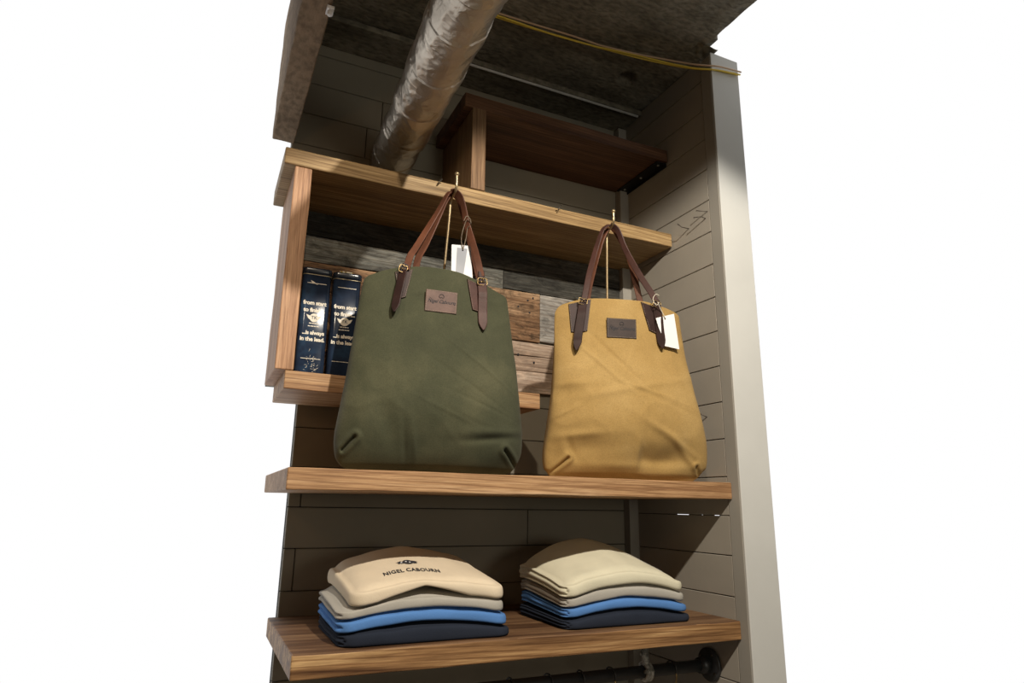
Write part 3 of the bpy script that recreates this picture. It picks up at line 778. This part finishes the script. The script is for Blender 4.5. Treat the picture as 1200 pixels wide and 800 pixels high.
def yellow_parts(root, yf, ztop):
    strap_set(root, yf, dict(
        front=[(-.108,.452), (-.1044,.4728), (-.0891,.5413), (-.0662,.617), (-.0470,.6720), (-.0360,.6900), (-.0190,.6985), (-.002,.6890), (.0070,.6700), (.0222,.6227), (.0568,.5487), (.0892,.4925), (.100,.468)],
        back=[(-.086,.458), (-.0839,.4881), (-.0732,.5399), (-.0497,.6243), (-.0331,.6721), (-.0124,.7000), (.0097,.6763), (.0374,.6196), (.053,.5579), (.068,.4846), (.070,.455)],
        yfront=-.024, yback=.016, dyfront=-.008, dyback=.010, tw=(20,), w=.0165, mat_front=M['lea_mid'], mat_back=M['lea_tan'],
        patchL=[(-.1466,.4538), (-.0858,.4701), (-.1000,.3797), (-.1100,.376), (-.1425,.3748)], patchR=[(.055,.4735), (.1040,.4601), (.1000,.3850), (.0930,.3833), (.0715,.3912)],
        tailL=((-.1117,.4548), (-.1370,.3200)), tailR=((.0961,.4623), (.1009,.3400)), tailrotL=.35, tailrotR=.65, liftL=.010, liftR=.006, tw_w=.0225, tailmatR=M['lea_dark'], darkpatch=True,
        bangL=-.15, bangR=-.35, bwL=.026, bwR=.024), .006)
    label_patch(root, yf, [(-.0488,.4165), (.0331,.4175), (.0325,.3640), (-.0495,.3635)], M['lea_label2'], M['ink'])

GL = (.4515, 1.404, 1.4665); YL = (.982, 1.420, 1.4665)
gleft = [(0,-.176), (.0084,-.184), (.0256,-.1965), (.0537,-.2020), (.0804,-.2020), (.126,-.1965), (.2007,-.1875), (.2873,-.1792), (.3667,-.1718), (.47,-.160)]
gright = [(0,.190), (.0093,.2000), (.0427,.2171), (.082,.2188), (.1314,.2139), (.2322,.2041), (.3252,.1941), (.399,.1842), (.47,.174)]
gtop = [(0,.402), (.045,.422), (.17,.4415), (.33,.4613), (.46,.4700), (.57,.4676), (.66,.456), (.80,.4341), (.93,.4224), (1,.402)]
yleft = [(0,-.196), (.0129,-.2010), (.025,-.2100), (.0627,-.2126), (.1268,-.203), (.2056,-.1918), (.2591,-.1873), (.35,-.1826), (.4173,-.1815), (.48,-.176)]
yright = [(0,.196), (.0221,.2132), (.0333,.2245), (.0664,.2275), (.1063,.2250), (.196,.2066), (.2554,.1953), (.3322,.1845), (.4496,.173), (.48,.170)]
ytop = [(0,.420), (.05,.432), (.15,.452), (.31,.4701), (.44,.4755), (.62,.4757), (.70,.4690), (.90,.4510), (1,.440)]
def dep(v):   # half depth of the bag at relative height v
    return sinterp([(0,.004), (.04,.029), (.11,.049), (.21,.065), (.33,.072), (.5,.062), (.75,.036), (1,.019)], v)
gw = [(-.155,.085,.035,.06,.1,.006), (-.10,.10,.02,.06,.4,-.006), (.10,.24,.10,.004,-.62,.0018), (.06,.20,.10,.005,-.55,-.0014), (.14,.09,.07,.010,.05,.004), (.13,.075,.06,.008,.1,-.005),
      (.17,.05,.04,.03,.6,.006), (-.06,.05,.006,.05,.15,-.004), (-.04,.05,.006,.05,.2,.003), (.0,.12,.10,.07,0,.005), (.02,.13,.07,.004,-.4,.0012), (.1,.15,.07,.004,-.35,-.0012)]
gd = [(-.186,.040,-.166,.066), (.166,.052,.202,.018)]
make_bag('green', GL, R(5), gleft, gright, gtop, dep, gw, gd, M['green'], 'olive green waxed canvas tote bag with tan leather handles', .03, green_parts)
yw = [(-.165,.21,.035,.035,0,-.010), (-.15,.235,.05,.010,.1,.004), (-.17,.16,.04,.006,.5,.004), (-.12,.075,.075,.022,.1,-.008), (-.14,.105,.07,.010,.1,.005), (-.165,.07,.018,.035,.35,.007), (-.15,.07,.010,.03,.5,-.006),
      (.10,.045,.065,.034,.30,-.022), (.04,.055,.03,.03,0,-.010), (.02,.06,.010,.05,.0,.006), (.115,.10,.09,.010,-.55,.006), (.16,.055,.05,.008,-.8,.005), (-.07,.29,.09,.006,-.75,.003), (-.03,.31,.09,.006,-.8,-.003),
      (.06,.22,.12,.005,-.3,.0014), (.08,.20,.12,.006,-.35,-.0012), (-.03,.22,.2,.01,.2,.003), (-.02,.03,.12,.012,0,.005)]
yd = [(-.200,.008,-.158,.048), (.188,.034,.206,.006)]
make_bag('yellow', YL, R(14), yleft, yright, ytop, dep, yw, yd, M['mustard'], 'mustard yellow waxed canvas tote bag with dark brown leather straps', .03, yellow_parts)

def bag_pt(L, phi, x, y, z):
    c, s = math.cos(-phi), math.sin(-phi)
    return Vector((L[0]+x*c-y*s, L[1]+x*s+y*c, L[2]+z))
# brass rods that carry the handles: rising from the shelf behind each bag, with an upturned knobbed tip
def rod(L, phi, x0, xb, ztip, zsad, label):
    root = empty('bag_hook', bag_pt(L, phi, xb, .088, 0), label, 'hook', 'brass hooks the bags hang on')
    l = tuple(bag_pt(L, phi, xb, .088, 0)); m = MB()
    pts = [bag_pt(L, phi, xb, .088, .001), bag_pt(L, phi, xb+(x0-xb)*.6, .072, zsad*.6), bag_pt(L, phi, x0, .040, zsad-.05), bag_pt(L, phi, x0, .034, zsad-.016), bag_pt(L, phi, x0, .022, zsad-.007),
           bag_pt(L, phi, x0, .006, zsad-.0062), bag_pt(L, phi, x0, -.010, zsad-.005), bag_pt(L, phi, x0, -.0195, zsad+.004), bag_pt(L, phi, x0, -.0205, zsad+.018), bag_pt(L, phi, x0, -.0205, ztip)]
    m.tube(spline(pts, 80), .0033, 14); m.build('rod', M['brass_old'], root, loc=l)
    m = MB(); p = bag_pt(L, phi, x0, -.0205, ztip); m.tube([p+Vector((0,0,-.001+.001*k)) for k in range(11)], [.0028+.0030*math.sin(k/10*math.pi) for k in range(11)], 14); k = m.build('knob', M['brass_old'], root, loc=l)
    m = MB(); p = bag_pt(L, phi, xb, .088, 0); m.tube([p+Vector((0,0,.0003)), p+Vector((0,0,.003)), p+Vector((0,0,.0045))], [.016,.016,.012], 24); m.build('base_plate', M['brass_old'], root, loc=l)
    return root
rod(GL, R(5), .0385, .0300, .716, .682, 'slim brass hook rod holding the green bag handles')
rod(YL, R(14), -.0165, .006, .728, .699, 'slim brass hook rod holding the yellow bag handles')

# swing tags (hang from the bags, lift away on their own)
def swing_tag(L, phi, poly, y, label, hole, string, smat, stripe):
    c = bag_pt(L, phi, poly[0][0], y, poly[0][1]); root = empty('swing_tag', c, label, 'tag', None); l = tuple(c)
    m = MB()
    f = [bag_pt(L, phi, px_, y+dy, pz) for (px_, pz, dy) in poly]; b = [p+(bag_pt(L, phi, 0, .0007, 0)-bag_pt(L, phi, 0, 0, 0)) for p in f]
    n = len(f); m.add(f+b, [tuple(range(n)), tuple(range(2*n-1, n-1, -1))]+[(i, (i+1) % n, n+(i+1) % n, n+i) for i in range(n)])
    card = m.build('card', M['paper'], root, loc=l)
    if stripe:
        m = MB(); m.add([bag_pt(L, phi, a, y-.0006, b_) for a, b_ in stripe], [tuple(range(len(stripe)))]); m.build('print', M['paper_grey'], card, loc=l)  # reflection on the card, coloured in as a grey stripe
    m = MB(); m.add([bag_pt(L, phi, hole[0]+.0022*math.cos(a*.785), y-.0009, hole[1]+.0022*math.sin(a*.785)) for a in range(8)], [tuple(range(8))]); m.build('eyelet', M['ink'], card, loc=l)
    m = MB()
    for s in string: m.tube(spline([bag_pt(L, phi, *q) for q in s], 20), .0011, 6)
    m.build('string', smat, root, loc=l)
    return root
swing_tag(GL, R(5), [(.036,.541,0), (.0838,.5445,0), (.0920,.452,0), (.0385,.448,0)], -.004, 'white card tag hanging from the green bag handle on a dark string', (.0640,.5300),
          [[(.0640,-.006,.530), (.0585,-.008,.560), (.0650,-.014,.597), (.0695,-.020,.606)], [(.0640,-.006,.530), (.0700,-.008,.560), (.0715,-.014,.585), (.0745,-.020,.588)],
           [(.0600,-.018,.600), (.066,-.022,.612), (.0745,-.022,.606), (.0790,-.018,.596)]], M['cord'], [(.050,.535), (.0755,.5355), (.0715,.500), (.0655,.4475), (.0475,.4470)])
swing_tag(YL, R(14), [(.0870,.4235,0), (.1400,.4395,.001), (.1510,.3420,.002), (.1095,.3480,0), (.103,.375,0), (.093,.400,0)], -.042, 'white card tag hanging from the right buckle of the yellow bag', (.1130,.4235),
          [[(.1130,-.045,.4235), (.105,-.044,.440), (.098,-.046,.452), (.0905,-.050,.466)],
           [(.0960,-.046,.466), (.088,-.048,.458), (.0815,-.046,.466), (.0805,-.044,.478), (.088,-.046,.489), (.097,-.046,.486)]], M['string'], None)

# ------------------------------------------------------------------ folded sweatshirts
def NS(x, y, seed): return noise.noise(Vector((x*13+seed, y*9, seed)))*.0030+noise.noise(Vector((x*34+seed, y*16, seed)))*.0012
def garment(name, x0, x1, y0, y1, bot, topf, mat, label, group, lobes=(1,3,1,2), rot=0, rad=.03, bulge=.012, seed=0, origin=None, skew=0, deco=None):
    """lobes: number of visible fold layers on front, left, right, back"""
    cx, cy = (x0+x1)/2, (y0+y1)/2; w_, d_ = x1-x0, y1-y0
    out = []
    k = 14; r = rad
    def seg(a, b, n): return [(a[0]+(b[0]-a[0])*i/n, a[1]+(b[1]-a[1])*i/n) for i in range(n)]
    hw, hd = w_/2-bulge, d_/2-bulge
    cs = [(hw-r, -hd+r, 270, 'f'), (hw-r, hd-r, 0, 'r'), (-hw+r, hd-r, 90, 'b'), (-hw+r, -hd+r, 180, 'l')]
    pts = []
    for (ax, ay, a0, side), nx_ in zip(cs, cs[1:]+cs[:1]):
        for j in range(k): 
            a = R(a0+90*j/k); pts.append((ax+r*math.cos(a), ay+r*math.sin(a), math.cos(a), math.sin(a)))
        a = R(a0+90); p = (ax+r*math.cos(a), ay+r*math.sin(a)); q = (nx_[0]+r*math.cos(R(nx_[2])), nx_[1]+r*math.sin(R(nx_[2])))
        for (u, v) in seg(p, q, 46): pts.append((u, v, math.cos(a), math.sin(a)))
    n = len(pts); ca, sa = math.cos(rot), math.sin(rot)
    def world(lx, ly): lx += skew*(ly+hd); return cx+lx*ca-ly*sa, cy+lx*sa+ly*ca
    def lob(nx, ny):
        tot = 0; res = 0
        for (ux, uy), L in zip(((0,-1), (-1,0), (1,0), (0,1)), lobes):
            d = max(0, nx*ux+ny*uy)**6; tot += d; res += d*L
        return res/max(tot, 1e-6)
    loops = []
    RN = 46
    for i in range(RN):                        # top, centre outward
        s = (i+.02)/RN; lp_ = []
        for (px_, py_, nx, ny) in pts:
            X, Y = world(px_*s, py_*s); zt = topf(X, Y)+NS(X, Y, seed); lp_.append(Vector((X, Y, zt-(zt-bot(X, Y))*.20*max(0, (s-.84)/.16)**2.5)))
        loops.append(lp_)
    K = 22
    for i in range(K+1):                       # rounded side with fold layers
        h = 1-i/K; lp_ = []
        for idx, (px_, py_, nx, ny) in enumerate(pts):
            X0, Y0 = world(px_, py_); zb = bot(X0, Y0); zt = topf(X0, Y0)+NS(X0, Y0, seed); zt -= (zt-zb)*.20
            L = lob(nx, ny); base = max(0, 1-abs(2*h-1)**2.2)**.5
            ln = max(1, round(L)); lay = abs(math.sin(math.pi*ln*h))**.45 if ln > 1 else 1
            bl = smooth01((L-1.2)/.8); prof = base*(1-bl)+bl*(.30+.70*lay)*(base**.6)
            wob = 1+.22*noise.noise(Vector((X0*11, Y0*11, seed*3+h*1.0)))
            off = bulge*prof*wob
            X, Y = world(px_+nx*off, py_+ny*off)
            lp_.append(Vector((X, Y, zb+(zt-zb)*(.5+.5*math.sin((h-.5)*math.pi)*1.0))))
        loops.append(lp_)
    for s in (.9, .6, .3, .02):
        loops.append([Vector((*world(px_*s, py_*s), bot(*world(px_*s, py_*s)))) for (px_, py_, nx, ny) in pts])
    m = MB(); org = (cx, cy, bot(cx, cy)); loft(m, loops)
    if deco:
        root = empty(name, org, label, 'sweatshirt', group); m.build('folded_fabric', mat, root, loc=org); deco(root, topf, org); return root
    return tag(m.build(name, mat, loc=org), label, 'sweatshirt', group)
def bell(t): t = max(-1, min(1, t)); return (1-t*t)
def mk_surf(front, cx, hw, y0, ypk, y1, rise, riseL=.45, riseR=.5, pw=1.0):
    """front: (left, centre, right) heights at the front edge; rise at the crest"""
    l, c, r = front
    def f(x, y):
        t = (x-cx)/hw; a = c+(l-c)*min(1, abs(t))**1.7 if t < 0 else c+(r-c)*min(1, abs(t))**1.7
        ax = 1-(1-riseL)*min(1, abs(t))**2 if t < 0 else 1-(1-riseR)*min(1, abs(t))**2
        q = (y-y0)/(ypk-y0) if y < ypk else 1-(y-ypk)/(y1-ypk)*.75
        q = max(0, min(1, q)); a += .0022*noise.noise(Vector((x*15+l*400, y*5, c*90))); return a+rise*ax*(.5*math.sin(q*math.pi/2)+.5*q)
    return f
flat = lambda z: (lambda x, y: z)
def gapf(f, d): return lambda x, y: f(x, y)+d
# left stack
Lc, Lh = .460, .185
G1 = 'sweatshirts in the left folded stack'
s1 = mk_surf((1.147,1.166,1.146), Lc, Lh, 1.375, 1.60, 1.67, .010)
s2 = mk_surf((1.170,1.191,1.172), Lc, Lh, 1.375, 1.60, 1.67, .022)
s3 = mk_surf((1.190,1.215,1.195), Lc, Lh, 1.375, 1.60, 1.67, .036)
def s4b(x, y):
    b = s3(x, y)+.0008; t = (x-.452)/.10; return b+.017*max(0, 1-abs(t))**1.0*smooth01(1-(y-1.375)/.13)
s4 = mk_surf((1.222,1.246,1.228), Lc, Lh, 1.375, 1.60, 1.67, .053, .50, .55)
garment('folded_sweatshirt', .281, .656, 1.372, 1.655, flat(1.1268), s1, M['k_navy'], 'dark navy folded sweatshirt at the bottom of the left stack', G1, (1,3,1,2), 0, .025, .013, 1)
garment('folded_sweatshirt', .278, .650, 1.376, 1.655, gapf(s1,.0006), s2, M['k_blue'], 'sky blue folded sweatshirt in the left stack', G1, (1,2,1,2), R(-.6), .022, .012, 2)
garment('folded_sweatshirt', .277, .642, 1.378, 1.650, gapf(s2,.0006), s3, M['k_grey'], 'grey beige folded sweatshirt under the printed cream one', G1, (1,2,1,2), R(-.8), .022, .011, 3)
def print_deco(root, topf, org):
    SURF = lambda x, y: topf(x, y)+NS(x, y, 4)
    m = MB(); vs, fs = text_verts('NIGEL CABOURN', .0150, 0, bold=.0004, spacing=1.1)
    x0, y0_ = .4375, 1.428
    def put(x, y): X, Y = x0+x*.98, y0_+y*1.45-.02*x; return (X, Y, SURF(X, Y)+.0010)
    m.add([put(x, y) for x, y, _ in vs], fs); m.build('lettering', M['ink'], root, loc=org)
    m = MB(); 
    def blob(cx_, cy_, rx, ry_, k=18): m.add([put(cx_+rx*math.cos(a/k*6.283), cy_+ry_*math.sin(a/k*6.283)) for a in range(k)], [tuple(range(k))])
    blob(.002, .030, .012, .0090); blob(-.012, .029, .005, .0045); blob(.016, .028, .005, .004)
    for sx in (-1, 1):
        for q in range(3): m.add([put(sx*(.012+q*.003), .036-q*.003), put(sx*(.026-q*.002), .031-q*.0035), put(sx*(.013+q*.002), .031-q*.003)], [(0,1,2)])
    m.build('emblem', M['ink'], root, loc=org)
    m = MB()
    for dx, dy in ((-.002,.031), (.006,.028), (-.013,.029)): m.add([(p[0], p[1], p[2]+.0004) for p in (put(dx+.0022*math.cos(a*.785), dy+.002*math.sin(a*.785)) for a in range(8))], [tuple(range(8))])
    m.build('emblem_dots', M['paper'], root, loc=org)  # small white dots on the emblem
garment('folded_sweatshirt', .296, .638, 1.374, 1.640, s4b, s4, M['k_cream'], 'cream folded sweatshirt with dark printed name and emblem on top of the left stack', G1, (1,1,1,2), R(1.0), .018, .013, 4, deco=print_deco)
# right stack
Rc, Rh = .972, .175
G2 = 'sweatshirts in the right folded stack'
r1 = mk_surf((1.147,1.164,1.144), Rc, Rh, 1.385, 1.61, 1.68, .016, .6, .4)
r2 = mk_surf((1.168,1.189,1.167), Rc, Rh, 1.385, 1.61, 1.68, .032, .6, .4)
r3 = mk_surf((1.189,1.217,1.188), Rc, Rh, 1.385, 1.61, 1.68, .048, .6, .4)
r4 = mk_surf((1.222,1.252,1.214), Rc, Rh, 1.385, 1.61, 1.68, .062, .6, .42)
garment('folded_sweatshirt', .792, 1.158, 1.384, 1.655, flat(1.1268), r1, M['k_navy'], 'dark navy folded sweatshirt at the bottom of the right stack', G2, (1,4,1,2), R(0), .022, .012, 5)
garment('folded_sweatshirt', .795, 1.151, 1.388, 1.655, gapf(r1,.0006), r2, M['k_blue'], 'sky blue folded sweatshirt in the right stack', G2, (1,3,1,2), R(-.5), .02, .012, 6)
garment('folded_sweatshirt', .793, 1.143, 1.386, 1.652, gapf(r2,.0006), r3, M['k_grey'], 'pale grey folded sweatshirt in the right stack under the plain cream one', G2, (1,3,1,2), R(-.8), .02, .011, 7)
def seam_deco(root, topf, org):
    m = MB(); pts = []
    for i in range(30):
        t = i/29; X = 1.035+.062*t-.012*math.sin(t*3.1); Y = 1.50-.075*t+.015*math.sin(t*3.1); pts.append((X, Y, topf(X, Y)+NS(X, Y, 8)+.0004))
    m.tube(pts, .0009, 6); m.build('seam', M['k_grey'], root, loc=org)
garment('folded_sweatshirt', .788, 1.138, 1.384, 1.650, gapf(r3,.0006), r4, M['k_cream2'], 'plain pale cream folded sweatshirt on top of the right stack', G2, (1,3,1,2), R(.5), .018, .013, 8, deco=seam_deco)

# ------------------------------------------------------------------ lights
def spot(name, loc, target, energy, color, angle, blend, radius):
    l = D.lights.new(name, 'SPOT'); l.energy = energy; l.color = color; l.spot_size = R(angle); l.spot_blend = blend; l.shadow_soft_size = radius
    o = D.objects.new(name, l); COL.objects.link(o); o.location = loc
    o.rotation_euler = (Vector(target)-Vector(loc)).to_track_quat('-Z', 'Y').to_euler(); return o
def point(name, loc, energy, color, radius):
    l = D.lights.new(name, 'POINT'); l.energy = energy; l.color = color; l.shadow_soft_size = radius
    o = D.objects.new(name, l); COL.objects.link(o); o.location = loc; return o
def aim(p, az, el): return Vector(p)+Vector((math.sin(R(az))*math.cos(R(el)), math.cos(R(az))*math.cos(R(el)), math.sin(R(el))))
def aim(p, az, el): return Vector(p)+Vector((math.sin(R(az))*math.cos(R(el)), math.cos(R(az))*math.cos(R(el)), math.sin(R(el))))
LA = Vector((.55, -.12, 2.73))
spot('track_spot', LA, aim(LA, 12, -51), 150, (1.0,.93,.82), 84.5, .2, .022)
LB = Vector((-.02, -.12, 2.73)); spot('track_spot', LB, aim(LB, 26, -51), 50, (1.0,.84,.64), 84, .2, .03)  # weaker left spot, added to fill the duct's shadow on the top shelf
point('room_fill', (1.1, -1.9, 1.5), 30, (1,.96,.82), .35)  # unseen low fill behind the viewer, added to lift the shaded walls
point('ceiling_fill', (.9, -1.4, 2.5), 5, (1,.93,.82), .2)  # unseen weak fill from high up, added for soft ambient light
point('warm_lamp', (-.45, .30, 1.85), 2.6, (1,.55,.25), .04)
w = D.worlds.new('world'); SC.world = w; w.use_nodes = True
w.node_tree.nodes['Background'].inputs[0].default_value = (1,1,1,1); w.node_tree.nodes['Background'].inputs[1].default_value = 1.0

# ------------------------------------------------------------------ camera
yaw, pit, rol = .43623138, .24533621, .01411006
f = Vector((math.sin(yaw)*math.cos(pit), math.cos(yaw)*math.cos(pit), math.sin(pit)))
r = Vector((math.cos(yaw), -math.sin(yaw), 0)); u = r.cross(f)
r2 = r*math.cos(rol)+u*math.sin(rol); u2 = -r*math.sin(rol)+u*math.cos(rol)
cam = D.cameras.new('camera'); co = D.objects.new('camera', cam); COL.objects.link(co)
co.matrix_world = Matrix(((r2.x,u2.x,-f.x,0), (r2.y,u2.y,-f.y,0), (r2.z,u2.z,-f.z,1.4), (0,0,0,1)))
cam.sensor_width = 36; cam.lens = 36*765.847/1200; cam.clip_start = .02
SC.camera = co
SC.view_settings.view_transform = 'Standard'; SC.view_settings.look = 'None'
SC.view_settings.gamma = 1; SC.view_settings.use_curve_mapping = False; SC.view_settings.exposure = 0
